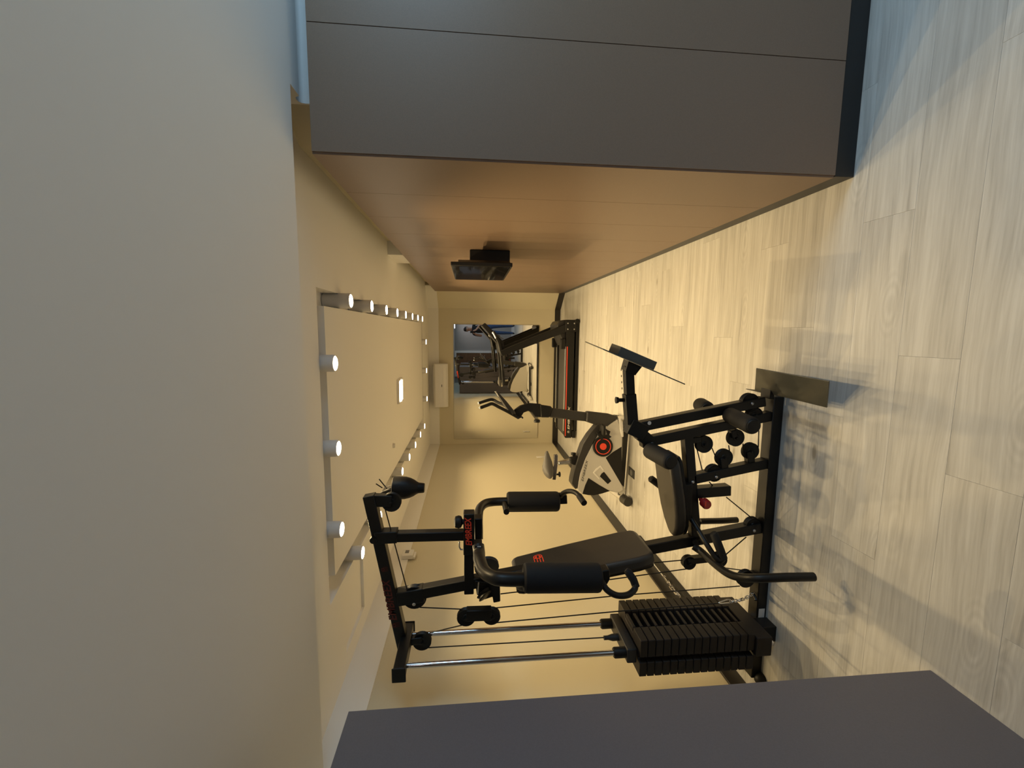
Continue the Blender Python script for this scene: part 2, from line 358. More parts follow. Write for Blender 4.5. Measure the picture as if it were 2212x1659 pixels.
# twin recessed downlight
t = thing('twin_downlight', 'rectangular ceiling downlight with two round glowing lamps', 'ceiling light', (-.575, 4.25, HC-.03))
fm = MB(); bx0, bx1, by0, by1 = -.690, -.462, 4.13, 4.37
fm.box((bx0, by0, HC-.022), (bx1, by0+.014, HC-.001)).box((bx0, by1-.014, HC-.022), (bx1, by1, HC-.001)).box((bx0, by0+.014, HC-.022), (bx0+.014, by1-.014, HC-.001)).box((bx1-.014, by0+.014, HC-.022), (bx1, by1-.014, HC-.001)).box((bx0+.014, by0+.014, HC-.006), (bx1-.014, by1-.014, HC-.001))
obj('frame', fm, 'white_plastic', t)
for xx in (-.632, -.520):
    obj('lamp', MB().lathe([(.0, -.018), (.049, -.018), (.052, -.010), (.052, 0), (0, 0)], (xx, 4.25, HC-.0065), (0,0,1), 24), 'lamp_glow', t)
    spot(t, (xx, 4.25, HC-.03), PANEL_W, 105, .9, .05)
sn = obj('ceiling_sensor', MB().lathe([(0, 0), (.018, 0), (.022, .012), (.022, .02), (0, .02)], (-1.02, 3.86, HC-.02), (0,0,1), 16), 'white_plastic'); tag(sn, 'tiny white round sensor on the ceiling near the left lamp row', 'sensor')

# ------------------------------------------------------------------ wall things
# mirror
t = thing('wall_mirror', 'large frameless rectangular mirror on the back wall', 'mirror', (-.857, D, .36))
obj('backing', MB().box((-1.822, D-.007, .362), (.108, D-.001, 1.786)), 'glass_edge', t)
obj('mirror_surface', MB().box((-1.824, D-.0125, .360), (.110, D-.0075, 1.788)), 'mirror_glass', t)
# air conditioner
t = thing('air_conditioner', 'white split air conditioner high on the back wall above the mirror', 'air conditioner', (-.885, 7.2, 1.87))
a0, a1, az0, az1, ay = -1.242, -.528, 1.874, 2.107, 7.085
prof = [(ay+.19, az0+.02), (ay+.19, az1), (ay+.03, az1), (ay, az1-.03), (ay-.004, az0+.075), (ay+.012, az0+.03), (ay+.05, az0)]
obj('body', MB().prism([(a0, p, q) for p, q in prof], (a1-a0, 0, 0)), 'white_plastic', t, bev=.008)
obj('front_cover', MB().prism([(a0+.012, ay-.010, az0+.085), (a0+.012, ay-.003, az1-.028), (a0+.012, ay-.0045, az0+.085)], (a1-a0-.024, 0, 0)), 'white_plastic', t)
obj('louver', MB().prism([(a0+.05, ay-.006, az0+.074), (a0+.05, ay+.009, az0+.026), (a0+.05, ay+.012, az0+.030), (a0+.05, ay-.002, az0+.076)], (a1-a0-.1, 0, 0)), 'white_plastic', t)
obj('emblem', MB().box((-.905, ay-.013, az0+.055+.04), (-.865, ay-.0098, az0+.055+.05)), 'print_dark', t)
obj('pipe_cover', MB().box((a0+.05, ay+.1, az1+.0005), (a1-.05, ay+.18, az1+.02)), 'white_plastic', t)
# socket on the left wall
t = thing('wall_socket', 'small white wall socket low on the left wall near the mirror', 'socket', (XL, 6.42, .40))
obj('plate', MB().box((XL+.0005, 6.385, .385), (XL+.010, 6.455, .500)), 'white_plastic', t, bev=.003)
obj('insert', MB().box((XL+.010, 6.402, .415), (XL+.0135, 6.438, .470)), 'white_plastic', t)
# detector on the white band
t = thing('wall_detector', 'white rectangular detector box with dark slot on the left wall band', 'detector', (XL+.02, 3.53, 1.985))
obj('body', MB().box((XL+.0145, 3.495, 1.99), (XL+.05, 3.60, 2.085)), 'white_plastic', t, bev=.004)
obj('slot', MB().box((XL+.0495, 3.535, 2.028), (XL+.0505, 3.585, 2.060)), 'mid_grey', t)
obj('bracket', MB().box((XL+.0145, 3.50, 1.972), (XL+.03, 3.59, 1.9895)), 'white_plastic', t)
# television on the partition
t = thing('television', 'black flat television on a wall arm on the laminate partition', 'television', (.5, 3.4, 1.2))
obj('cabinet', MB().box((.436, 3.0, 1.218), (.462, 3.80, 1.634)), 'black_plastic', t, bev=.004)
obj('screen', MB().box((.4345, 3.012, 1.234), (.4358, 3.788, 1.624)), 'screen', t)
obj('back_cover', MB().prism([(.4625, 3.02, 1.222), (.50, 3.16, 1.23), (.50, 3.72, 1.23), (.4625, 3.76, 1.222)], (0, 0, .36)), 'black_plastic', t, bev=.006)
obj('wall_box', MB().box((.5005, 3.36, 1.205), (.6075, 3.72, 1.507)), 'black_plastic', t, bev=.004)
# floor socket
t = thing('floor_socket', 'small black square socket plate set in the floor beside the bike', 'socket', (-1.30, 3.82, 0))
obj('plate', MB().box((-1.345, 3.745, .0005), (-1.262, 3.89, .006)), 'print_dark', t, bev=.002)
obj('lid', MB().lathe([(0, 0), (.030, 0), (.028, .004), (0, .004)], (-1.304, 3.818, .006), (0,0,1), 20), 'mid_grey', t)

# ------------------------------------------------------------------ lettering
def lettering(name, txt, a, b, height, nrm, m, parent, shear=.25, bold=.02, lift=.0006):
    """text fitted between a and b (baseline), letters rising against gravity of the face, facing nrm"""
    a, b, nrm = Vector(a), Vector(b), Vector(nrm).normalized()
    cu = bpy.data.curves.new(name, 'FONT'); cu.body = txt; cu.size = 1.0; cu.shear = shear; cu.offset = bold; cu.extrude = .004; cu.resolution_u = 2
    o = bpy.data.objects.new(name, cu); COL.objects.link(o); bpy.context.view_layer.update()
    me = bpy.data.meshes.new_from_object(o.evaluated_get(bpy.context.evaluated_depsgraph_get()))
    bpy.data.objects.remove(o); bpy.data.curves.remove(cu)
    x0 = min(v.co.x for v in me.vertices); x1 = max(v.co.x for v in me.vertices); y0 = min(v.co.y for v in me.vertices); y1 = max(v.co.y for v in me.vertices)
    ex = (b-a); w = ex.length; ex.normalize(); ey = nrm.cross(ex).normalized()
    mb = MB()
    pts = [a + ex*((v.co.x-x0)/(x1-x0)*w) + ey*((v.co.y-y0)/(y1-y0)*height) + nrm*(lift+(v.co.z+.004)*.05) for v in me.vertices]
    mb.add(pts, [tuple(p.vertices) for p in me.polygons]); bpy.data.meshes.remove(me)
    return obj(name, mb, m, parent)
def emblem(name, c, ex, ey, nrm, w, h, m, parent):
    """oval badge on four bars"""
    c, ex, ey, nrm = [Vector(q) for q in (c, ex, ey, nrm)]; mb = MB()
    def pt_(x, y): return c+ex*x*w+ey*y*h+nrm*.0006
    n = 20
    ov = [(.5*math.cos(2*math.pi*k/n), .25+.25*math.sin(2*math.pi*k/n)) for k in range(n)]
    iv = [(.40*math.cos(2*math.pi*k/n), .25+.17*math.sin(2*math.pi*k/n)) for k in range(n)]
    for k in range(n):
        q = (k+1) % n
        if ov[k][1] >= .245 or True:
            mb.prism([pt_(*ov[k]), pt_(*ov[q]), pt_(*iv[q]), pt_(*iv[k])], nrm*.0004)
    for s_ in (-1, 1): mb.prism([pt_(s_*.24-.09, .12), pt_(s_*.24+.09, .12), pt_(s_*.16+.08, .36), pt_(s_*.16-.08, .36)], nrm*.0004)
    for x in (-.46, -.15, .15, .46):
        mb.prism([pt_(x-.045, -.5), pt_(x+.045, -.5), pt_(x+.045, .12), pt_(x-.045, .12)], nrm*.0004)
    return obj(name, mb, m, parent)
#GYM_START
# ------------------------------------------------------------------ multi gym (stands across the room, facing the partition)
YM = 1.94; YM1 = 1.99; YC = 1.965
gym = thing('multi_gym', 'black steel home gym with weight stack, press arms and leg lever', 'gym machine', (-.95, YC, 0))
def G(px, py, y=YM): return aty(px, py, y)
def beam(name, a, b, w, y0=YM, y1=YM1, m='black_metal', parent=gym, bev=.004, e0=0., e1=0.):
    a, b = G(*a, y0), G(*b, y0); d = (b-a); d.y = 0; d.normalize(); a = a-d*e0; b = b+d*e1
    n = Vector((-d.z, 0, d.x))*w/2
    return obj(name, MB().prism([a-n, b-n, b+n, a+n], (0, y1-y0, 0)), m, parent, bev=bev)
def pulley(px, py, rpx, y=YC, w=.022, parent=gym, name='pulley', m='black_plastic'):
    c = aty(px, py, y); r = (aty(px, py-rpx, y)-aty(px, py+rpx, y)).length/2
    o = obj(name, MB().lathe([(0, -w/2), (r*.35, -w/2), (r*.4, -w*.38), (r*.85, -w*.38), (r*.97, -w/2), (r, -w*.42), (r*.86, 0), (r, w*.42), (r*.97, w/2), (r*.85, w*.38), (r*.4, w*.38), (r*.35, w/2), (0, w/2)], c, (0, 1, 0), 24), m, parent)
    obj('axle_bolt', MB().lathe([(0, -w/2-.012), (.006, -w/2-.010), (.0075, -w/2-.004), (.0075, w/2+.006), (0, w/2+.006)], c, (0, 1, 0), 10), 'black_metal', o)
    return o
def cable(pts, parent=gym, r=.0028, m='cable'):
    return obj('cable', MB().tube(pts, r, 8), m, parent)
def bolt(px, py, y=YM, r=.008, parent=gym):
    c = aty(px, py, y-.004); return obj('bolt', MB().lathe([(0, -.004), (r*.6, -.003), (r, .0), (r, .004), (0, .004)], c, (0, 1, 0), 10), 'steel', parent)
def smooth(pts, n=6):
    pts = [Vector(p) for p in pts]; P_ = [pts[0]*2-pts[1]]+pts+[pts[-1]*2-pts[-2]]; out = []
    for i in range(1, len(P_)-2):
        for k in range(n):
            t = k/n; a, b, c, d = P_[i-1], P_[i], P_[i+1], P_[i+2]
            out.append(.5*((2*b)+(c-a)*t+(2*a-5*b+4*c-d)*t*t+(3*b-a-3*c+d)*t**3))
    return out+[pts[-1]]
# base beam, lying on the floor
obj('base_beam', MB().box((-1.78, YM-.01, .0), (-.30, YM+.06, .052)), 'black_metal', gym, bev=.004)
obj('foot', MB().lathe([(0, 0), (.030, 0), (.034, .012), (.026, .030), (.012, .040), (0, .042)], (-1.775, 1.915, 0), (0, 0, 1), 16), 'black_plastic', gym)
obj('sticker', MB().box((-1.452, YM-.0108, .010), (-1.392, YM-.0101, .042)), 'sticker', gym)
# main post, boom, front post, struts
beam('main_post', (880, 1290), (1640, 1143), .052, e0=.03, e1=.015)
beam('boom', (795, 1073), (870, 1402), .052, e0=.0, e1=.03)
beam('front_post', (1401, 956), (1672, 899), .046, e0=.03, e1=0)
beam('seat_beam', (1489, 944), (1506, 1168), .046, e0=.0, e1=.02)
beam('strut', (1500, 1037), (1669, 1001), .046)
beam('seat_tube', (1506, 1067), (1580, 1061), .05, YM-.005, YM1)
beam('gusset', (857, 1297), (915, 1287), .068, YM-.003, YM1+.003)
# cross head holding the guide rods
XS = -1.475
obj('cross_head', MB().box((XS-.03, 1.745, 1.788), (XS+.03, 2.045, 1.838)), 'black_metal', gym, bev=.004)
obj('end_cap', MB().box((XS-.033, 1.738, 1.783), (XS+.033, 1.7445, 1.843)), 'black_plastic', gym, bev=.003)
obj('end_cap', MB().box((XS-.033, 2.0455, 1.783), (XS+.033, 2.052, 1.843)), 'black_plastic', gym, bev=.003)
for yr in (1.795, 1.995):
    obj('guide_rod', MB().tube([(XS, yr, .06), (XS, yr, 1.80)], .0125, 16), 'chrome', gym)
# weight stack
PX0, PX1, PY0, PY1 = -1.560, -1.383, 1.742, 2.045
z0, npl = .190, 15; th = (.742-z0)/npl
pl_pts = [(PX1, PY0), (PX1, 1.835), (PX1-.030, 1.842), (PX1-.030, 1.945), (PX1, 1.952), (PX1, PY1), (PX0, PY1), (PX0, PY0), (-1.492, PY0), (-1.490, PY0+.03), (-1.466, PY0+.03), (-1.464, PY0)]
pmesh = MB().prism([(x-XS, y-1.89, 0) for x, y in pl_pts], (0, 0, th-.0035))
pmesh.box((PX1-.031-XS, 1.843-1.89, th*.5), (PX1-.004-XS, 1.944-1.89, th-.004))
pme = pmesh.mesh('weight_plate'); pme.materials.append(MT['iron'])
for k in range(npl):
    o = inst('weight_plate', pme, (XS, 1.89, z0+k*th), gym); b = o.modifiers.new('bevel', 'BEVEL'); b.width = .003; b.segments = 2; b.limit_method = 'ANGLE'
obj('stack_base', MB().box((-1.488, PY0-.012, .112), (PX1-.012, PY1, z0-.002)), 'iron', gym, bev=.004)
obj('stack_support', MB().box((XS-.04, 1.85, .0), (XS+.04, 1.925, .111)), 'black_metal', gym, bev=.003)
hd = obj('selector_head', MB().box((XS-.035, 1.765, .7435), (XS+.035, 2.025, .790)), 'dark_grey', gym, bev=.006)
for yr in (1.795, 1.995): obj('bushing', MB().annulus([(.0130, .0), (.024, 0), (.024, .05), (.020, .056), (.0130, .056)], (XS, yr, .790), (0, 0, 1), 18), 'black_plastic', hd)
obj('selector_pin', MB().lathe([(0, 0), (.016, 0), (.016, .028), (.010, .05), (.010, .07), (0, .07)], (XS, 1.895, .790), (0, 0, 1), 14), 'dark_grey', hd)
# press frame: hanger, cross beam and its badge
beam('hanger', (838, 1163), (1006, 1159), .044, YM+.003, YM1-.003)
beam('hanger_sleeve', (808, 1164), (857, 1162), .056, YM-.004, YM1+.004)
obj('pivot', MB().lathe([(0, 0), (.016, 0), (.016, .066), (0, .066)], aty(806, 1168, YM-.008), (0, 1, 0), 16), 'black_plastic', gym)
beam('press_beam', (1013, 1190), (1013, 1285), .046, YM, YM1)
bd = beam('press_sleeve', (1013, 1111), (1013, 1200), .052, YM-.006, YM1+.004)
lettering('badge_text', 'EMBREEX', aty(1020, 1178, YM-.0062), aty(1017.5, 1117, YM-.0062), .030, (0, -1, 0), 'red', bd)
kb = G(1000, 1132)
obj('knob', MB().lathe([(0, 0), (.012, 0), (.012, .022), (.026, .028), (.030, .040), (.026, .056), (.010, .062), (0, .062)], (kb.x, YC, kb.z-.02), (0, 0, 1), 18), 'black_plastic', gym)
obj('lock_pin', MB().tube([G(992, 1170), G(992, 1181), G(995, 1187), G(1000, 1187)], .004, 8), 'steel', gym)
# boom lettering
lettering('boom_text', 'EMBREEX', G(858, 1339, YM-.0004), G(840.5, 1249, YM-.0004), .036, (0, -1, 0), 'red_shaded', gym)
bxv = (G(840, 1249)-G(858, 1339)).normalized()
emblem('boom_badge', G(855.5, 1350), bxv, Vector((-bxv.z, 0, bxv.x)), (0, -1, 0), .022, .036, 'red_shaded', gym)
emblem('boom_badge', G(830.5, 1230), bxv, Vector((-bxv.z, 0, bxv.x)), (0, -1, 0), .020, .030, 'red_shaded', gym)
lettering('boom_text', 'EMBREEX', G(840.5, 1249, YM)+Vector((0, YM1-YM+.0004, 0)), G(858, 1339, YM)+Vector((0, YM1-YM+.0004, 0)), .036, (0, 1, 0), 'red', gym)
# butterfly arms with foam rollers and hand grips
YN, YFAR = 1.592, 2.338
def lerp(a, b, t): return a+(b-a)*t
def arm_path(pix, y0, y1, n0):
    out = []
    for i, (px, py) in enumerate(pix):
        t = min(1, max(0, (i)/n0)); out.append(aty(px, py, lerp(y0, y1, t*t*(3-2*t))))
    return smooth(out, 5)
na = obj('press_arm', MB().tube(arm_path([(1033, 1178), (1035, 1195), (1036, 1209), (1045, 1233), (1062, 1246), (1085, 1251), (1140, 1252)], 1.88, YN, 5), .027, 12), 'black_metal', gym)
fa = obj('press_arm', MB().tube(arm_path([(1033, 1165), (1033, 1140), (1033, 1122), (1036, 1100), (1048, 1088), (1068, 1084), (1100, 1083)], 2.02, YFAR, 5), .0235, 12), 'black_metal', gym)
obj('sticker', MB().prism([aty(1031, 1180, 1.851), aty(1039, 1180, 1.851), aty(1040, 1198, 1.851), aty(1031, 1196, 1.851)], (0, .001, 0)), 'sticker', na)
obj('arm_clamp', MB().prism([aty(1024, 1121, 2.00), aty(1042, 1121, 2.00), aty(1041, 1166, 2.00), aty(1026, 1166, 2.00)], (0, .06, 0)), 'black_metal', fa, bev=.004)
obj('arm_clamp', MB().prism([aty(1024, 1178, 1.853), aty(1042, 1178, 1.853), aty(1042, 1200, 1.853), aty(1026, 1204, 1.853)], (0, .06, 0)), 'black_metal', na, bev=.004)
def roller(a, b, r, parent, name='foam_roller', m='foam'):
    a, b = Vector(a), Vector(b); d = b-a; L_ = d.length
    return obj(name, MB().lathe([(r*.35, 0), (r*.84, 0), (r*.96, .006), (r, .016), (r, L_-.016), (r*.96, L_-.006), (r*.84, L_), (r*.35, L_)], a, d, 28), m, parent)
roller(aty(1131, 1248, YN), aty(1296, 1247, YN), .0575, na)
roller(aty(1095, 1084, YFAR), aty(1207, 1083, YFAR), .0560, fa)
obj('grip_bracket', MB().prism([aty(1292, 1236, YN), aty(1317, 1231, YN), aty(1318, 1252, YN), aty(1312, 1263, YN), aty(1292, 1262, YN)], (0, .05, 0)), 'black_metal', na, bev=.004)
hp = smooth([aty(1300, 1256, YN-.01), aty(1311, 1274, YN-.03), aty(1332, 1286, YN-.04), aty(1356, 1285, YN-.03), aty(1370, 1274, YN-.01), aty(1373, 1262, YN)], 5)
obj('hand_grip', MB().tube(hp, .0125, 12), 'black_metal', na)
obj('grip_sleeve', MB().tube([aty(1374, 1268, YN), aty(1368, 1252, YN+.01), aty(1357, 1236, YN+.02), aty(1352, 1231, YN+.025)], [.0155, .016, .016, .010], 12), 'foam', na)
obj('grip_bracket', MB().prism([aty(1206, 1070, YFAR), aty(1225, 1070, YFAR), aty(1226, 1089, YFAR), aty(1207, 1090, YFAR)], (0, .05, 0)), 'black_metal', fa, bev=.004)
obj('hand_grip', MB().tube(smooth([aty(1211, 1072, YFAR), aty(1217, 1065, YFAR-.02), aty(1229, 1061, YFAR-.05), aty(1243, 1064, YFAR-.09), aty(1255, 1075, YFAR-.13)], 5), .0135, 12), 'black_metal', fa)
obj('grip_sleeve', MB().tube([aty(1251, 1071, YFAR-.12), aty(1257, 1080, YFAR-.15), aty(1262, 1087, YFAR-.18)], .0165, 12), 'foam', fa)
obj('peg', MB().tube([aty(1089, 1085, YFAR), aty(1094, 1106, YFAR-.16)], .0155, 14), 'black_metal', fa)
# cam and cable brackets beside the press beam
obj('cam', MB().lathe([(0, 0), (.05, 0), (.058, .004), (.054, .012), (.058, .020), (.05, .024), (0, .024)], aty(1052, 1228, 1.92), (.35, 1, .1), 24), 'dark_grey', gym)
obj('pulley_bracket', MB().prism([aty(1026, 1255, 1.93), aty(1080, 1262, 1.93), aty(1081, 1300, 1.93), aty(1066, 1303, 1.93), aty(1064, 1290, 1.93), aty(1046, 1296, 1.93), aty(1042, 1288, 1.93), aty(1030, 1286, 1.93)], (0, .07, 0)), 'black_metal', gym, bev=.004)
obj('pulley', MB().lathe([(0, -.011), (.03, -.011), (.036, -.009), (.030, 0), (.036, .009), (.03, .011), (0, .011)], aty(1046, 1284, 1.91), (.5, .6, .55), 20), 'black_plastic', gym)
# seat, back pad
def cushion(name, face, thick, m, parent, r=.02):
    return obj(name, MB().prism(face, thick), m, parent, bev=r, seg=4)
sa, sb = Vector((-.590, 0, .588)), Vector((-1.00, 0, .512)); sd = (sb-sa).normalized(); sn_ = Vector((sd.z, 0, -sd.x))
if sn_.z > 0: sn_ = -sn_
sL = (sb-sa).length; half = [(0, .070), (.012, .088), (.04, .096), (.20, .100), (.28, .092), (.35, .070), (.395, .040), (.415, .018)]
face = [sa+sd*min(l, sL)+Vector((0, YC-w, 0)) for l, w in half]+[sa+sd*min(l, sL)+Vector((0, YC+w, 0)) for l, w in half[::-1]]
cushion('seat', face, sn_*.055, 'vinyl', gym, .016)
obj('seat_board', MB().prism([p+sn_*.0555-Vector((0, (p.y-YC)*.12, 0)) for p in face], sn_*.012), 'black_plastic', gym)
obj('seat_bracket', MB().box((-.90, YC-.05, .44), (-.72, YC+.05, .485)), 'black_metal', gym, bev=.004)
# back pad leans with the post; its front faces the partition
ba, bb = Vector((-1.1395, 0, 1.302)), Vector((-1.018, 0, .648)); bd_ = (bb-ba).normalized(); bn = Vector((bd_.z, 0, -bd_.x))
if bn.x > 0: bn = -bn
bL = (bb-ba).length; hw = [(0, .088), (.010, .105), (.03, .116), (.30, .133), (.58, .142), (.64, .134), (.658, .120), (.665, .095)]
bf = [ba+bd_*l+Vector((0, YC-w, 0)) for l, w in hw]+[ba+bd_*l+Vector((0, YC+w, 0)) for l, w in hw[::-1]]
bp_ = cushion('back_pad', bf, bn*.06, 'vinyl', gym, .018)
obj('pad_board', MB().prism([p+bn*.0605-Vector((0, (p.y-YC)*.12, 0)) for p in bf], bn*.012), 'black_plastic', gym)
lc = atp(1163, 1207, ba+Vector((0, YC, 0)), bn)
emblem('badge', lc, bd_, (0, 1, 0), -bn, .046, .075, 'red', bp_)
obj('pad_bracket', MB().prism([ba+bd_*.2+bn*.073+Vector((0, YC-.02, 0)), ba+bd_*.5+bn*.073+Vector((0, YC-.02, 0)), ba+bd_*.5+bn*.10+Vector((0, YC-.02, 0)), ba+bd_*.2+bn*.10+Vector((0, YC-.02, 0))], (0, .04, 0)), 'black_metal', gym)
# leg lever with rollers, leg press arm and its foot plate
lv = beam('leg_lever', (1386, 923), (1655, 868), .046, e0=.02)
beam('lever_joint', (1362, 921), (1398, 938), .075, YM-.006, YM1+.006)
beam('lever_hinge', (1384, 938), (1409, 958), .06, YM-.002, YM1+.002)
beam('press_tube', (1360, 790), (1366, 915), .043, YM+.004, YM1-.004)
beam('press_tube_sleeve', (1363, 852), (1368, 917), .054)
for k in range(4):
    q = G(1346+k*.6, 800+k*13.5); obj('pin_hole', MB().lathe([(0, 0), (.0055, 0), (.0055, .001), (0, .001)], (q.x, YC, q.z), (0, 0, 1), 10), 'edge_dark', gym)
q = G(1352, 866); obj('pull_pin', MB().lathe([(0, 0), (.009, 0), (.009, .035), (.014, .038), (.016, .050), (.0, .052)], (q.x, YC, q.z-.01), (0, 0, 1), 14), 'black_plastic', gym)
ps, pe = G(1281.6, 746.7, YC), G(1447, 817.5, YC); pd = (pe-ps).normalized(); pn = Vector((-pd.z, 0, pd.x))
if pn.x < 0: pn = -pn
kf = Vector((math.sin(.084), math.cos(.084), 0))*.15
obj('press_plate', MB().prism([ps-kf, pe-kf, pe+kf, ps+kf], pn*.005), 'steel_plate', gym, bev=.002)
m0, m1 = ps+pd*.10, ps+pd*.285
obj('plate_bracket', MB().prism([m0+pn*.0055-kf*.45, m1+pn*.0055-kf*.45, m1+pn*.045-kf*.45, m0+pn*.045-kf*.45], kf*.9), 'steel_plate', gym, bev=.002)
obj('plate_mount', MB().prism([ps+pd*.17-pn*.0005-kf*.25, ps+pd*.24-pn*.0005-kf*.25, ps+pd*.23-pn*.05-kf*.2, ps+pd*.18-pn*.05-kf*.2], kf*.45), 'black_metal', gym)
# lower foot plate at the end of the base beam
f0, f1, f2, f3 = Vector((-.165, 1.745, .150)), Vector((-.165, 2.165, .150)), Vector((-.262, 2.165, .048)), Vector((-.262, 1.745, .048))
def qfit(px, py, z): return atz(px, py, z)
f1, f0, f3, f2 = qfit(1633, 796, .150), qfit(1791, 824, .150), qfit(1786, 881, .056), qfit(1630, 843, .056)
fn = (f1-f0).cross(f3-f0).normalized()
if fn.z > 0: fn = -fn
obj('foot_plate', MB().prism([f0, f1, f2, f3], fn*.005), 'steel_plate', gym, bev=.0015)
obj('foot_plate_flange', MB().prism([f2, f2+Vector((-.002, .055, .012)), f2+(f3-f2)*.25+Vector((-.002, .012, .01)), f2+(f3-f2)*.25], fn*.005), 'steel_plate', gym)
obj('foot_plate_bracket', MB().box((-.31, YM-.01, .0525), (-.235, YM+.06, .075)), 'black_metal', gym, bev=.003)
# rollers: two on top of the lever, two at its foot
def xroller(pn_, pf_, yn, yf, r, nm='foam_roller'):
    a, b = aty(*pn_, yn), aty(*pf_, yf); o = roller(a, b, r, gym, nm)
    d = (a-b).normalized(); obj('end_disc', MB().lathe([(0, 0), (r*.8, 0), (r*.7, .004), (0, .005)], a, d, 20), 'black_plastic', o); return o
for (n_, f_, yn, yf) in (((1450, 998), (1402, 972), 1.775, YM-.002), ((1372, 925), (1361, 913), YM1+.004, 2.15)): xroller(n_, f_, yn, yf, .039)
for (n_, f_, yn, yf) in (((1627, 921), (1575, 896), 1.73, YM-.002), ((1528, 884), (1512, 874), YM1+.03, 2.15)): xroller(n_, f_, yn, yf, .038)
obj('roller_axle', MB().tube([aty(1627, 921, 1.75), aty(1512, 874, 2.14)], .008, 10), 'steel', gym)
obj('roller_axle', MB().tube([aty(1450, 998, 1.79), aty(1361, 913, 2.14)], .008, 10), 'steel', gym)
# seat handles and the lower swing bars
obj('seat_handle', MB().tube(smooth([aty(1493, 1121, YM-.006), aty(1508, 1145, 1.89), aty(1528, 1178, 1.83), aty(1545, 1203, 1.80), aty(1556, 1211, 1.79), aty(1562, 1205, 1.79), aty(1559, 1195, 1.79)], 5), .0125, 12), 'black_metal', gym)
obj('grip_sleeve', MB().tube([aty(1563, 1207, 1.79), aty(1556, 1188, 1.80), aty(1543, 1155, 1.815), aty(1541, 1151, 1.816)], [.018, .019, .019, .014], 14), 'foam', gym)
obj('seat_handle', MB().tube([aty(1496, 1090, YM1+.006), aty(1470, 1070, 2.10), aty(1441, 1062, 2.16)], .0125, 12), 'black_metal', gym)
obj('grip_sleeve', MB().tube([aty(1442, 1062, 2.16), aty(1425, 1048, 2.165), aty(1406, 1034, 2.17), aty(1404, 1032, 2.17)], [.019, .019, .019, .012], 14), 'foam', gym)
obj('swing_bar', MB().tube(smooth([aty(1498, 1180, YM-.01), aty(1515, 1192, 1.90), aty(1545, 1219, 1.80), aty(1575, 1240, 1.70), aty(1605, 1248, 1.62), aty(1640, 1249, 1.57), aty(1700, 1247, 1.545)], 6)+[aty(1758, 1246, 1.54)], .0175, 14), 'black_metal', gym)
obj('swing_bar', MB().tube([aty(1512, 1126, 2.12), aty(1560, 1125, 2.13), aty(1592, 1123, 2.14)], .016, 12), 'black_metal', gym)
obj('swing_axle', MB().tube([aty(1502, 1172, YM-.02), aty(1508, 1130, 2.13)], .014, 10), 'black_metal', gym)
rk = obj('height_knob', MB().lathe([(0, -.018), (.019, -.018), (.023, -.012), (.023, .014), (.018, .02), (.010, .02), (.010, .04), (0, .04)], aty(1524, 1088, 1.905), (0.2, 1, .12), 18), 'red_knob', gym)
obj('knob_face', MB().box(aty(1524, 1088, 1.884)-Vector((.012, .002, .003)), aty(1524, 1088, 1.884)+Vector((.012, .001, .003))), 'red', rk)
# pulleys
pulley(846, 1084, 20); beam('pulley_bracket', (800, 1083), (846, 1084), .055, YC-.018, YC+.018)
pulley(912, 1384, 18.5); beam('pulley_bracket', (868, 1391), (912, 1385), .035, YC-.018, YC+.018)
pulley(1007, 1332, 18.5, 1.90); pulley(1062, 1330, 17.5, 1.90); beam('pulley_link', (1007, 1332), (1062, 1330), .055, 1.88, 1.92)
pulley(896, 1288, 24, YC, .03)
pulley(1520, 959, 18.5); beam('pulley_bracket', (1516, 950), (1492, 953), .03, YC-.018, YC+.018)
pulley(1563, 988, 18.5); beam('pulley_bracket', (1565, 990), (1567, 1018), .038, YC-.018, YC+.018)
pulley(1588, 945, 18.5); pulley(1620, 974, 18.0); beam('pulley_bracket', (1622, 976), (1625, 1005), .036, YC-.018, YC+.018)
beam('pulley_bracket', (1586, 930), (1588, 946), .03, YC-.018, YC+.018)
pulley(1541, 1021, 18, YC, .03); pulley(1625, 1134, 17, YC, .03); pulley(1618, 869, 20, YC, .03); pulley(1628, 896, 17, YC, .03)
pulley(1487, 1214, 14, YC, .03); beam('pulley_bracket', (1486, 1215), (1530, 1210), .03, YC-.02, YC+.02)
pulley(1553, 1208, 15, YC, .03); pulley(1610, 1249, 18, YC, .026)
beam('pulley_bracket', (1612, 1249), (1650, 1245), .035, YC-.02, YC+.02)
# bolts
for q in ((894, 1306), (1676, 1005), (1668, 1121), (1665, 1157), (1630, 1147), (1548, 1031), (1497, 1042), (1626, 872)): bolt(*q)
bolt(1041, 1190, 1.86, .006)
obj('beam_hole', MB().lathe([(0, 0), (.009, 0), (.009, .0008), (0, .0008)], aty(1403, 914, YM-.0006), (0, 1, 0), 16), 'sticker', gym)
# cables
def cb(*pp): return cable([aty(px, py, (y[0] if y else YC)) for px, py, *y in pp])
cb((831, 1096), (884, 1291)); cb((907, 1312), (1000, 1316, 1.90)); cb((928, 1367), (1000, 1350, 1.90)); cb((925, 1399), (1307, 1377, 1.895))
cb((1072, 1313, 1.90), (1330, 1287), (1598, 1266)); cb((1072, 1345, 1.90), (1330, 1321, 1.88), (1553, 1303, 1.87))
cb((1081, 1283), (1131, 1277)); cb((1317, 1252), (1490, 1228)); cb((1330, 1223), (1474, 1210))
cb((1506, 972), (1517, 1016)); cb((1532, 1041), (1546, 1056)); cb((1569, 1074), (1625, 1120)); cb((1561, 1204), (1612, 1160)); cb((1560, 1226), (1605, 1232))
cb((1538, 968), (1547, 990)); cb((1574, 962), (1576, 975)); cb((1605, 958), (1604, 974)); cb((1638, 966), (1639, 930)); cb((1634, 873), (1635, 890)); cb((1033, 1167), (1033, 1178))
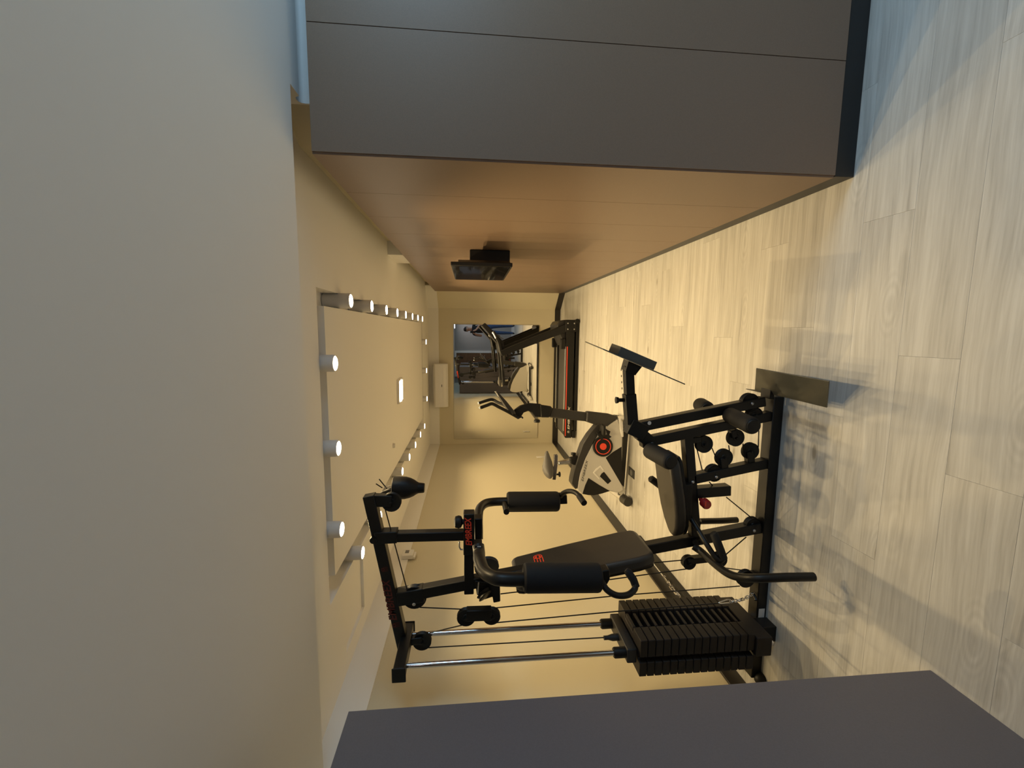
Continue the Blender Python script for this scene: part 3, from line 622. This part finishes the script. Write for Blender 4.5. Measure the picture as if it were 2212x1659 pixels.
obj('cable', MB().tube([aty(1034, 1258, 1.86), aty(1032, 1283, 1.86)], .003, 8), 'steel', gym)
# holding chain from cable to base beam
def link_mesh(r=.0022, L_=.011, w=.0065):
    pts = [(w*math.cos(a), 0, (L_ if math.sin(a) > 0 else -L_)*.5+w*math.sin(a)) for a in [2*math.pi*k/14 for k in range(14)]]
    return MB().tube(pts, r, 6, closed=True)
lm = link_mesh().mesh('chain_link'); lm.materials.append(MT['chrome'])
def chain(pts, parent, sag=0., step=.0165):
    pts = smooth(pts, 12); acc = 0; k = 0; last = pts[0]; nxt = 0
    for i in range(1, len(pts)):
        seg = pts[i]-pts[i-1]; l = seg.length
        while nxt <= acc+l:
            p = pts[i-1]+seg*((nxt-acc)/l); o = inst('chain_link', lm, p, parent)
            q = seg.to_track_quat('Z', 'Y'); o.rotation_mode = 'QUATERNION'
            from mathutils import Quaternion
            o.rotation_quaternion = q @ Quaternion((0, 0, 1), (k % 2)*math.pi/2+.3); nxt += step; k += 1
        acc += l
def snap_hook(a, b, w, parent):
    a, b = Vector(a), Vector(b); d = (b-a).normalized(); n = d.cross(Vector((0, 1, 0))).normalized(); L_ = (b-a).length
    pts = [a, a+d*L_*.15+n*w*.45, a+d*L_*.75+n*w, a+d*L_*.95+n*w*.7, b, a+d*L_*.95-n*w*.6, a+d*L_*.7-n*w*.5, a+d*L_*.2-n*w*.35]
    return obj('snap_hook', MB().tube(smooth(pts+[pts[0]], 4)[:-1], .003, 8, closed=True), 'chrome', parent)
snap_hook(aty(1552, 1303, 1.87), aty(1578, 1299, 1.885), .012, gym)
chain([aty(1580, 1299, 1.886), aty(1600, 1296, 1.91), aty(1614, 1290, 1.925), aty(1628, 1281, 1.945)], gym)
obj('chain_anchor', MB().tube([aty(1626, 1282, 1.95), aty(1632, 1291, 1.925), aty(1633, 1297, 1.915)], .008, 8), 'black_metal', gym)

# ------------------------------------------------------------------ things by the gym
# bell-shaped bag hung from the boom pulley
t = thing('hanging_bell', 'black bell-shaped rubber piece hanging from the front end of the gym boom', 'gym accessory', aty(915, 1054, 2.06))
pr_ = []
top = aty(848.5, 1053.5, 2.06); bot = aty(917, 1054, 2.06); Lb = (bot-top).length; kpx = (aty(880, 1030, 2.06)-aty(880, 1078, 2.06)).length/48
for px, r in ((848.5, 10), (848.6, 22), (850, 23.6), (862, 23.8), (876, 23), (886, 20.5), (894, 17), (901, 12.6), (903.5, 11.4), (905, 11), (915.5, 10), (917, 9), (917, 1)): pr_.append((r*kpx, (px-848.5)/68.5*Lb))
obj('bell', MB().lathe(pr_, top, bot-top, 28), 'black_plastic', t)
obj('hanging_ring', MB().tube([top+Vector((.012, 0, .004)), top+Vector((.002, 0, .036)), top+Vector((-.024, 0, .040)), top+Vector((-.040, 0, .018)), top+Vector((-.030, 0, .0)), top+Vector((-.01, 0, -.002))], .0028, 8, closed=True), 'steel', t)
for q in ((826, 1045, 812, 1045), (836, 1047, 819, 1035)):
    obj('strap_end', MB().tube([aty(q[0], q[1]+9, 2.06), aty(q[2], q[3], 2.06)], .0028, 6), 'cable', t)
obj('hanger_strap', MB().tube([aty(824, 1066, 2.05), aty(838, 1060, 2.05), aty(850, 1056, 2.05)], .009, 8), 'black_plastic', t)
# bar lying along the wall with a loose chain on it
t = thing('floor_bar', 'black square steel bar lying on the floor along the left wall behind the gym', 'bar', (-1.80, 2.6, 0))
obj('bar', MB().box((-1.835, 2.08, .001), (-1.79, 3.55, .046)), 'black_metal', t, bev=.003)
obj('end_cap', MB().box((-1.838, 2.066, .0), (-1.787, 2.0795, .049)), 'black_plastic', t, bev=.002)
t2 = thing('loose_chain', 'short shiny steel chain with a snap hook lying on the bar by the left wall', 'chain', (-1.81, 2.9, .05))
lm = link_mesh(.0042, .022, .0125).mesh('chain_link'); lm.materials.append(MT['chrome'])
snap_hook(atz(1433, 1243, .055), atz(1446, 1260, .055), .022, t2)
chain([atz(1447, 1261, .055), atz(1453, 1271, .055), atz(1461, 1280, .055), atz(1472, 1291, .055)], t2, step=.036)
# ------------------------------------------------------------------ exercise bike
BA = math.radians(8); bp0 = Vector((-1.2, 3.80, 0)); bnv = Vector((-math.sin(BA), math.cos(BA), 0)); bax = Vector((math.cos(BA), math.sin(BA), 0))
bike = thing('exercise_bike', 'silver and black upright exercise bike with red ringed pedal disc', 'exercise bike', (-1.15, 3.9, 0))
def B(px, py, off=0.): return atp(px, py, bp0+bnv*off, bnv)
def bc(x, y, off=0.): return B(1140+x/7.54, 900+y/7.54, off)
def bh(x, y, off=0.): return B(1020+x/6.506, 830+y/6.506, off)
def bpoly(name, pts, off, thick, m, parent=bike, f=bc, bev=0.004):
    return obj(name, MB().prism([f(x, y, off) for x, y in pts], bnv*thick), m, parent, bev=bev)
sh = bpoly('shell', [(1330, 120), (1470, 40), (1505, 180), (1545, 330), (1540, 500), (1535, 800), (1545, 1100), (1560, 1200), (1490, 1240), (1340, 1216), (1210, 1255), (1080, 1284), (985, 1280), (890, 1262), (810, 1205), (825, 1060), (850, 920), (890, 800), (930, 690), (1035, 480), (1110, 330), (1200, 180)], 0, .12, 'silver', bev=.008)
bpoly('top_trim', [(1150, 110), (1000, 290), (900, 450), (830, 650), (760, 860), (722, 1020), (715, 1090), (780, 1185), (805, 1170), (850, 930), (935, 690), (1040, 480), (1125, 330), (1200, 150)], -.004, .128, 'dark_grey', bev=.006)
bpoly('inset', [(1272, 672), (1400, 570), (1530, 490), (1533, 800), (1543, 1090), (1552, 1150)], -.003, .01, 'black_plastic', sh, bev=.002)
bpoly('inset', [(990, 1000), (935, 1120), (892, 1260), (985, 1278), (1080, 1283), (1210, 1254), (1338, 1212), (1160, 1110)], -.003, .01, 'black_plastic', sh, bev=.002)
bpoly('inset', [(1245, 900), (1362, 1050), (1305, 1100), (1175, 975), (1205, 925)], -.003, .01, 'black_plastic', sh, bev=.002)
bpoly('rib', [(1190, 795), (1245, 868), (1225, 885), (1180, 830), (1092, 912), (1180, 1010), (1165, 1025), (1062, 915), (1110, 850)], -.003, .01, 'white_plastic', sh, bev=.002)
bpoly('front_cover', [(1490, 30), (1520, 20), (1555, 120), (1565, 330), (1535, 335), (1505, 190)], -.02, .16, 'white_plastic', bev=.006)
dc = bc(1217, 482)
def disc(name, r, o0, o1, m, parent): return obj(name, MB().lathe([(0, 0), (r*.96, 0), (r, .003), (r, o1-o0), (0, o1-o0)], dc+bnv*o0, bnv, 36), m, parent)
dk = disc('pedal_disc', .094, -.022, -.001, 'black_plastic', bike)
obj('red_ring', MB().annulus([(.066, 0), (.073, 0), (.073, .002), (.066, .002)], dc-bnv*.0242, bnv, 36), 'red', dk)
disc('hub_cap', .031, -.030, -.0225, 'red', dk)
cr = bpoly('crank', [(1190, 135), (1300, 215), (1350, 240), (1330, 300), (1370, 330), (1330, 355), (1240, 330), (1215, 400), (1170, 350), (1120, 260), (1180, 230)], -.045, .014, 'black_plastic', bev=.003)
obj('pedal_strap', MB().tube(smooth([bc(1205, 140, -.05), bc(1250, 200, -.06), bc(1280, 290, -.05)], 4), .007, 8), 'mid_grey', cr)
obj('pedal', MB().box(bc(1250, 230, -.12)-Vector((.045, .0, .012)), bc(1250, 230, -.12)+Vector((.045, .075, .012))), 'black_plastic', cr, bev=.004)
lettering('shell_text', 'EMBREEX', bc(905, 1055, -.0004), bc(985, 712, -.0004), .021, -bnv, 'print_dark', sh, bold=0)
# stabilisers and floor rail
re_ = atz(1356, 1084, .046)
rs = obj('rear_stabiliser', MB().tube([re_, re_+bnv*.50], .027, 14), 'silver', bike)
obj('end_cap', MB().lathe([(0, -.012), (.038, -.010), (.044, -.004), (.044, .11), (.0275, .115)], re_, bnv, 20), 'dark_grey', rs)
fe = Vector((-.80, 3.78, .045))
fs = obj('front_stabiliser', MB().tube([fe, fe+bnv*.46], .027, 14), 'silver', bike)
for s_ in (0, 1): obj('end_cap', MB().lathe([(0, -.012), (.030, -.010), (.034, -.004), (.034, .085), (.0275, .09)], fe+bnv*.46*s_, bnv*(1-2*s_), 18), 'dark_grey', fs)
fa0 = fe+bnv*.12; fa1 = re_+bnv*.20
obj('floor_rail', MB().tube([Vector((fa1.x, fa1.y, .045)), Vector((fa0.x, fa0.y, .045))], .030, 4), 'dark_grey', bike)
obj('leg_brace', MB().prism([bc(1380, 1080, .03), bc(1480, 1010, .03), bc(1600, 1200, .03), bc(1530, 1290, .03)], bnv*.05), 'silver', bike, bev=.006)
obj('collar', MB().annulus([(.030, 0), (.040, 0), (.040, .02), (.030, .02)], re_+bnv*.09, bnv, 18), 'white_plastic', bike)
# saddle
sad = []
for y_, x0_, x1_, w_ in ((562, 300, 328, .012), (600, 275, 345, .022), (660, 264, 368, .028), (740, 255, 398, .040), (810, 238, 412, .070), (880, 243, 412, .098), (940, 268, 404, .105), (980, 300, 385, .085), (996, 325, 365, .05)):
    c_ = bc((x0_+x1_)/2, y_, .06); hh = (bc(x0_, y_, .06)-bc(x1_, y_, .06)).length/2
    sad.append([c_+bnv*math.cos(2*math.pi*k/16)*w_+Vector((0, 0, math.sin(2*math.pi*k/16)*hh*(1 if math.sin(2*math.pi*k/16) > 0 else 1))) for k in range(16)])
obj('saddle', MB().ring_sweep(sad), 'saddle', bike, ang=60)
bpoly('seat_slider', [(437, 622), (496, 622), (488, 800), (458, 1035), (400, 1030), (425, 800)], .04, .04, 'chrome', bev=.003)
bpoly('seat_post', [(497, 735), (700, 688), (725, 775), (505, 800)], .035, .05, 'steel', bev=.01)
bpoly('post_sleeve', [(690, 680), (830, 640), (850, 690), (815, 790), (755, 790), (700, 765)], .02, .08, 'black_plastic', bev=.008)
kx = bc(742, 607, .06)
obj('knob', MB().lathe([(0, 0), (.022, 0), (.024, .006), (.022, .024), (.009, .026), (.007, .05), (0, .05)], kx+bax*.012, -bax, 16), 'black_plastic', bike)
kx = bc(505, 940, .06)
obj('knob', MB().lathe([(0, -.015), (.020, -.015), (.026, -.010), (.022, 0), (.009, .004), (.007, .03), (0, .03)], kx, (0, 0, 1), 16), 'black_plastic', bike)
# handlebar column
bpoly('column_boot', [(1612, 405), (1640, 380), (1910, 410), (2065, 455), (1905, 615), (1830, 592), (1740, 572), (1605, 525)], .0, .11, 'dark_grey', f=bh, bev=.012)
bpoly('column', [(1100, 330), (1640, 398), (1620, 525), (1085, 466)], .025, .06, 'dark_grey', f=bh, bev=.012)
bpoly('column_sleeve', [(950, 285), (1105, 308), (1132, 335), (1090, 470), (965, 467)], .012, .086, 'black_plastic', f=bh, bev=.012)
bpoly('neck', [(595, 360), (680, 300), (800, 264), (955, 275), (1000, 302), (972, 465), (880, 458), (840, 400), (790, 375), (725, 400), (695, 448), (660, 490), (600, 460)], .02, .07, 'black_plastic', f=bh, bev=.008)
kx = bh(910, 470, .055)
obj('knob', MB().lathe([(0, 0), (.026, 0), (.030, .008), (.028, .026), (.012, .030), (0, .030)], kx-bax*.045, bax, 16), 'black_plastic', bike)
for (p_, o0, o1) in (([(650, 470), (500, 385), (370, 318), (320, 290), (270, 275), (205, 298), (118, 330)], .02, -.16), ([(620, 420), (470, 305), (350, 250), (310, 225), (265, 215), (195, 232), (98, 265)], .10, .26)):
    n_ = len(p_); pts = [bh(x, y_, o0+(o1-o0)*min(1, k/2.5)) for k, (x, y_) in enumerate(p_)]
    hb = obj('handlebar', MB().tube(smooth(pts, 4), .0145, 10), 'foam', bike)
    obj('end_cap', MB().ball(pts[-1], .014), 'steel', hb)
obj('grip_core', MB().tube([bh(650, 470, -.06), bh(635, 455, .17)], .012, 10), 'black_metal', bike)
obj('console', MB().prism([bh(330, 100, -.05), bh(360, 105, -.05), (bh(480, 235, -.05)), bh(610, 395, -.05), bh(570, 430, -.05), bh(470, 320, -.05)], bnv*.21), 'dark_grey', bike, bev=.006)
obj('console_lip', MB().prism([bh(322, 98, -.02), bh(345, 96, -.02), bh(400, 175, -.02), bh(378, 180, -.02)], bnv*.15), 'steel', bike, bev=.003)
obj('sensor_lead', MB().tube(smooth([bh(660, 470, .05), bh(695, 460, .04), bh(712, 480, .04)], 4), .008, 8), 'cable', bike)

# ------------------------------------------------------------------ treadmill
tm = thing('treadmill', 'black folding treadmill with red side stripe under the mirror', 'treadmill', (-.65, 6.28, 0))
TY0, TY1 = 5.95, 6.62
def T(px, py, y=TY0): return aty(px, py, y)
obj('deck', MB().box((-1.46, TY0+.05, .115), (.02, TY1-.05, .150)), 'black_plastic', tm)
obj('running_belt', MB().box((-1.47, TY0+.085, .1505), (-.16, TY1-.085, .163)), 'belt', tm)
obj('rear_roller', MB().tube([(-1.475, TY0+.06, .135), (-1.475, TY1-.06, .135)], .026, 14), 'black_plastic', tm)
for k, (a, b) in enumerate(((TY0, TY0+.07), (TY1-.07, TY1))):
    rl = obj('side_rail', MB().prism([(-1.50, a, .075), (.05, a, .065), (.05, a, .185), (-1.46, a, .178), (-1.50, a, .165)], (0, b-a, 0)), 'black_metal', tm, bev=.006)
    yy = a-.0015 if k == 0 else b
    obj('red_stripe', MB().box((-1.47, yy, .160), (-.20, yy+.0015, .172)), 'red', rl)
    obj('foot_rail', MB().box((-1.40, a+.008, .1855), (-.20, b-.005, .192)), 'steel', rl)
    obj('rear_foot', MB().box((-1.50, a-.002, .020), (-1.40, b, .064)), 'black_plastic', rl, bev=.004)
lettering('rail_text', 'EMBREEX', (-1.375, TY0-.0004, .106), (-1.04, TY0-.0004, .106), .030, (0, -1, 0), 'print_white', tm)
emblem('rail_badge', (-1.41, TY0-.0004, .121), (1, 0, 0), (0, 0, 1), (0, -1, 0), .030, .032, 'print_white', tm)
obj('base_frame', MB().box((-1.40, TY0+.005, .001), (.175, TY0+.055, .045)).box((-1.40, TY1-.055, .001), (.175, TY1-.005, .045)).box((.10, TY0+.055, .001), (.175, TY1-.055, .045)), 'black_metal', tm, bev=.003)
obj('motor_cover', MB().prism([(-.20, TY0+.06, .19), (-.10, TY0+.06, .235), (.02, TY0+.06, .300), (.10, TY0+.06, .305), (.155, TY0+.06, .27), (.172, TY0+.06, .18), (.172, TY0+.06, .05), (-.20, TY0+.06, .05)], (0, TY1-TY0-.12, 0)), 'dark_grey', tm, bev=.015)
for k, (a, b) in enumerate(((TY0-.005, TY0+.05), (TY1-.05, TY1+.005))):
    pa, pb = T(1229, 706), T(1082, 764); d = (pb-pa); d.y = 0; d.normalize(); n = Vector((-d.z, 0, d.x))*.05
    up_ = obj('upright', MB().prism([Vector((q.x, a, q.z)) for q in (pa-n*1.1, pb-n*.8, pb+n*.8, pa+n*1.1)], (0, b-a, 0)), 'black_metal', tm, bev=.006)
    obj('upright_foot', MB().box((.005, a-.012, .0455), (.165, b+.012, .20)), 'black_plastic', up_, bev=.008)
    for q in ((.04, .17), (.12, .17), (.04, .08), (.12, .08)): obj('bolt', MB().lathe([(0, -.004), (.009, -.003), (.010, .002), (0, .002)], (q[0], (a-.012 if k == 0 else b+.012), q[1]), (0, 1, 0), 10), 'steel', up_)
    obj('bracket', MB().box((-.235, a-.001, .19), (-.09, b, .262)), 'black_plastic', up_, bev=.012)
    yy = (a+b)/2
    hr = [T(1066, 716), T(1073, 730), T(1079, 744), T(1083, 768), T(1086, 800)]; hr = [Vector((q.x, yy, q.z)) for q in hr]
    h_ = obj('handrail', MB().tube(smooth(hr, 5), .020, 12), 'black_metal', tm)
    ge = T(1088.5, 832); obj('grip', MB().tube([hr[-1], Vector((ge.x, yy, ge.z))], [.021, .024], 12), 'foam', h_)
    obj('sensor_plate', MB().tube([hr[0]+Vector((.0, 0, .004)), hr[1]+Vector((0, 0, .004))], .0195, 12), 'steel', h_)
cp = [T(1040, 703), T(1048, 697), T(1088, 738), T(1092, 762), T(1080, 764), T(1078, 746)]
obj('console', MB().prism([Vector((q.x, TY0+.055, q.z)) for q in cp], (0, TY1-TY0-.11, 0)), 'black_plastic', tm, bev=.008)
dd = (T(1079, 745)-T(1040, 703)); dd.y = 0
o0 = Vector((T(1040, 703).x, 0, T(1040, 703).z)); ndir = Vector((dd.z, 0, -dd.x)).normalized()
if ndir.x > 0: ndir = -ndir
obj('display', MB().prism([o0+dd*.2+Vector((0, 6.12, 0))+ndir*.0005, o0+dd*.75+Vector((0, 6.12, 0))+ndir*.0005, o0+dd*.75+Vector((0, 6.45, 0))+ndir*.0005, o0+dd*.2+Vector((0, 6.45, 0))+ndir*.0005], ndir*.003), 'screen', tm)
obj('transport_wheel', MB().lathe([(0, 0), (.030, 0), (.034, .005), (.034, .025), (.030, .03), (0, .03)], (.15, TY0-.03, .036), (0, 1, 0), 18), 'black_plastic', tm)

# ------------------------------------------------------------------ the photographer, seen in the mirror
def person():
    px, py = .07, -.42
    root = thing('person', 'person in dark shirt and blue jeans holding up a phone, seen in the mirror', 'person', (px, py, 0))
    J = {'pel': (px, py, .93, .135, .10), 'wst': (px, py, 1.08, .125, .09), 'chs': (px, py, 1.28, .15, .105), 'nbk': (px, py, 1.42, .085, .075), 'nck': (px, py+.02, 1.48, .052, .052), 'hd1': (px, py+.05, 1.56, .070, .078), 'hd2': (px, py+.05, 1.66, .074, .090), 'hd3': (px, py+.035, 1.715, .045, .05)}
    Eg = [('pel', 'wst'), ('wst', 'chs'), ('chs', 'nbk'), ('nbk', 'nck'), ('nck', 'hd1'), ('hd1', 'hd2'), ('hd2', 'hd3')]
    for s, sx in (('l', -1), ('r', 1)):
        J['hip'+s] = (px+sx*.095, py, .88, .085, .085); J['kne'+s] = (px+sx*.115, py+.01, .48, .058, .060); J['clf'+s] = (px+sx*.118, py-.01, .33, .052, .056); J['ank'+s] = (px+sx*.12, py-.02, .09, .042, .042); J['toe'+s] = (px+sx*.135, py+.12, .035, .042, .03)
        J['sho'+s] = (px+sx*.175, py, 1.40, .062, .058)
        hx = -.025+sx*.045
        J['elb'+s] = (px+sx*.22, py+.10, 1.14, .042, .042); J['wri'+s] = (hx+sx*.03, -.075, 1.33, .027, .027); J['plm'+s] = (hx+sx*.004, -.045, 1.375, .030, .022)
        Eg += [('pel', 'hip'+s), ('hip'+s, 'kne'+s), ('kne'+s, 'clf'+s), ('clf'+s, 'ank'+s), ('ank'+s, 'toe'+s), ('nbk', 'sho'+s), ('sho'+s, 'elb'+s), ('elb'+s, 'wri'+s), ('wri'+s, 'plm'+s)]
        for k in range(4):
            z_ = 1.375+.019*k-.01
            J['f%d%s' % (k, s)] = (hx+sx*.010, -.032, z_, .0095, .0095); J['g%d%s' % (k, s)] = (-.025+sx*.043, -.014, z_+.008, .0085, .0085); J['h%d%s' % (k, s)] = (-.025+sx*(.030-.003*k), -.0075, z_+.012, .0075, .0075)
            Eg += [('plm'+s, 'f%d%s' % (k, s)), ('f%d%s' % (k, s), 'g%d%s' % (k, s)), ('g%d%s' % (k, s), 'h%d%s' % (k, s))]
        J['t0'+s] = (-.025+sx*.036, -.048, 1.39, .011, .011); J['t1'+s] = (-.025+sx*.018, -.036, 1.418, .0095, .0095); Eg += [('plm'+s, 't0'+s), ('t0'+s, 't1'+s)]
    keys = list(J); idx = {k: i for i, k in enumerate(keys)}
    off = Vector((px, py, 0))
    me = bpy.data.meshes.new('body'); me.from_pydata([Vector(J[k][:3])-off for k in keys], [(idx[a], idx[b]) for a, b in Eg], [])
    o = bpy.data.objects.new('body', me); COL.objects.link(o)
    sk = o.modifiers.new('skin', 'SKIN'); sk.use_smooth_shade = True
    for i, k in enumerate(keys): me.skin_vertices[0].data[i].radius = J[k][3:5]; me.skin_vertices[0].data[i].use_root = (k == 'pel')
    sb_ = o.modifiers.new('sub', 'SUBSURF'); sb_.levels = 2; sb_.render_levels = 2
    bpy.context.view_layer.update()
    m2 = bpy.data.meshes.new_from_object(o.evaluated_get(bpy.context.evaluated_depsgraph_get()))
    bpy.data.objects.remove(o)
    for n in ('skin', 'shirt', 'jeans', 'shoe'): m2.materials.append(MT[n])
    for p in m2.polygons:
        c = p.center+off; p.use_smooth = True
        if c.z < .075: p.material_index = 3
        elif c.z < .97 : p.material_index = 2
        elif c.z < 1.465 and abs(c.x-px) < .19 and c.y < py+.13: p.material_index = 1
        elif c.z > 1.24 and c.z < 1.47 and c.y < py+.07: p.material_index = 1
        else: p.material_index = 0
    bo = bpy.data.objects.new('body', m2); COL.objects.link(bo); bo.parent = root
    ROOT['body_p'] = off
    hc = Vector((px, py+.05, 1.63))
    hair = MB(); rings = []
    for j in range(9):
        t = math.pi*(j/8)*.62
        rings.append([hc+Vector((.083*math.sin(t)*math.cos(a), -.012+.102*math.sin(t)*math.sin(a)*(1 if math.sin(a) < 0 else .93), .022+.098*math.cos(t)+(.045 if math.sin(a) > .2 else 0)*(j/8))) if t > .01 else hc+Vector((.002*math.cos(a), .002*math.sin(a)-.012, .12)) for a in [2*math.pi*k/20 for k in range(20)]])
    obj('hair', hair.ring_sweep(rings), 'hair', root, ang=70)
    fc = MB().prism([hc+Vector((-.013, .088, -.028)), hc+Vector((.013, .088, -.028)), hc+Vector((.006, .090, .016)), hc+Vector((-.006, .090, .016))], (0, .018, -.004))
    obj('nose', fc, 'skin', root, bev=.005)
    for s in (-1, 1):
        e_ = obj('eye', MB().ball(hc+Vector((s*.031, .078, .012)), .012), 'eye_white', root); obj('pupil', MB().ball(hc+Vector((s*.031, .088, .012)), .0055), 'hair', e_)
        obj('eyebrow', MB().tube([hc+Vector((s*.016, .090, .033)), hc+Vector((s*.048, .078, .034))], .004, 6), 'hair', root)
        obj('ear', MB().ball(hc+Vector((s*.078, -.002, -.005)), .026, sc=(.35, .7, 1.1)), 'skin', root)
    obj('mouth', MB().tube([hc+Vector((-.024, .084, -.056)), hc+Vector((0, .090, -.054)), hc+Vector((.024, .084, -.056))], .005, 6), 'red_knob', root)
    ph = thing('phone', 'black phone held upright in both hands, seen in the mirror', 'phone', (-.025, -.02, 1.36))
    obj('case', MB().box((-.058, -.0222, 1.365), (.008, -.0162, 1.525)), 'black_plastic', ph, bev=.003)
    obj('display', MB().box((-.055, -.0232, 1.372), (.005, -.0224, 1.518)), 'screen', ph)
person()
# made-up fixture above the added front-room fill light
struct(obj('fill_fixture', MB().box((.07, -1.28, 2.085), (.73, -.62, 2.1105)), 'white_plastic', bev=.003))
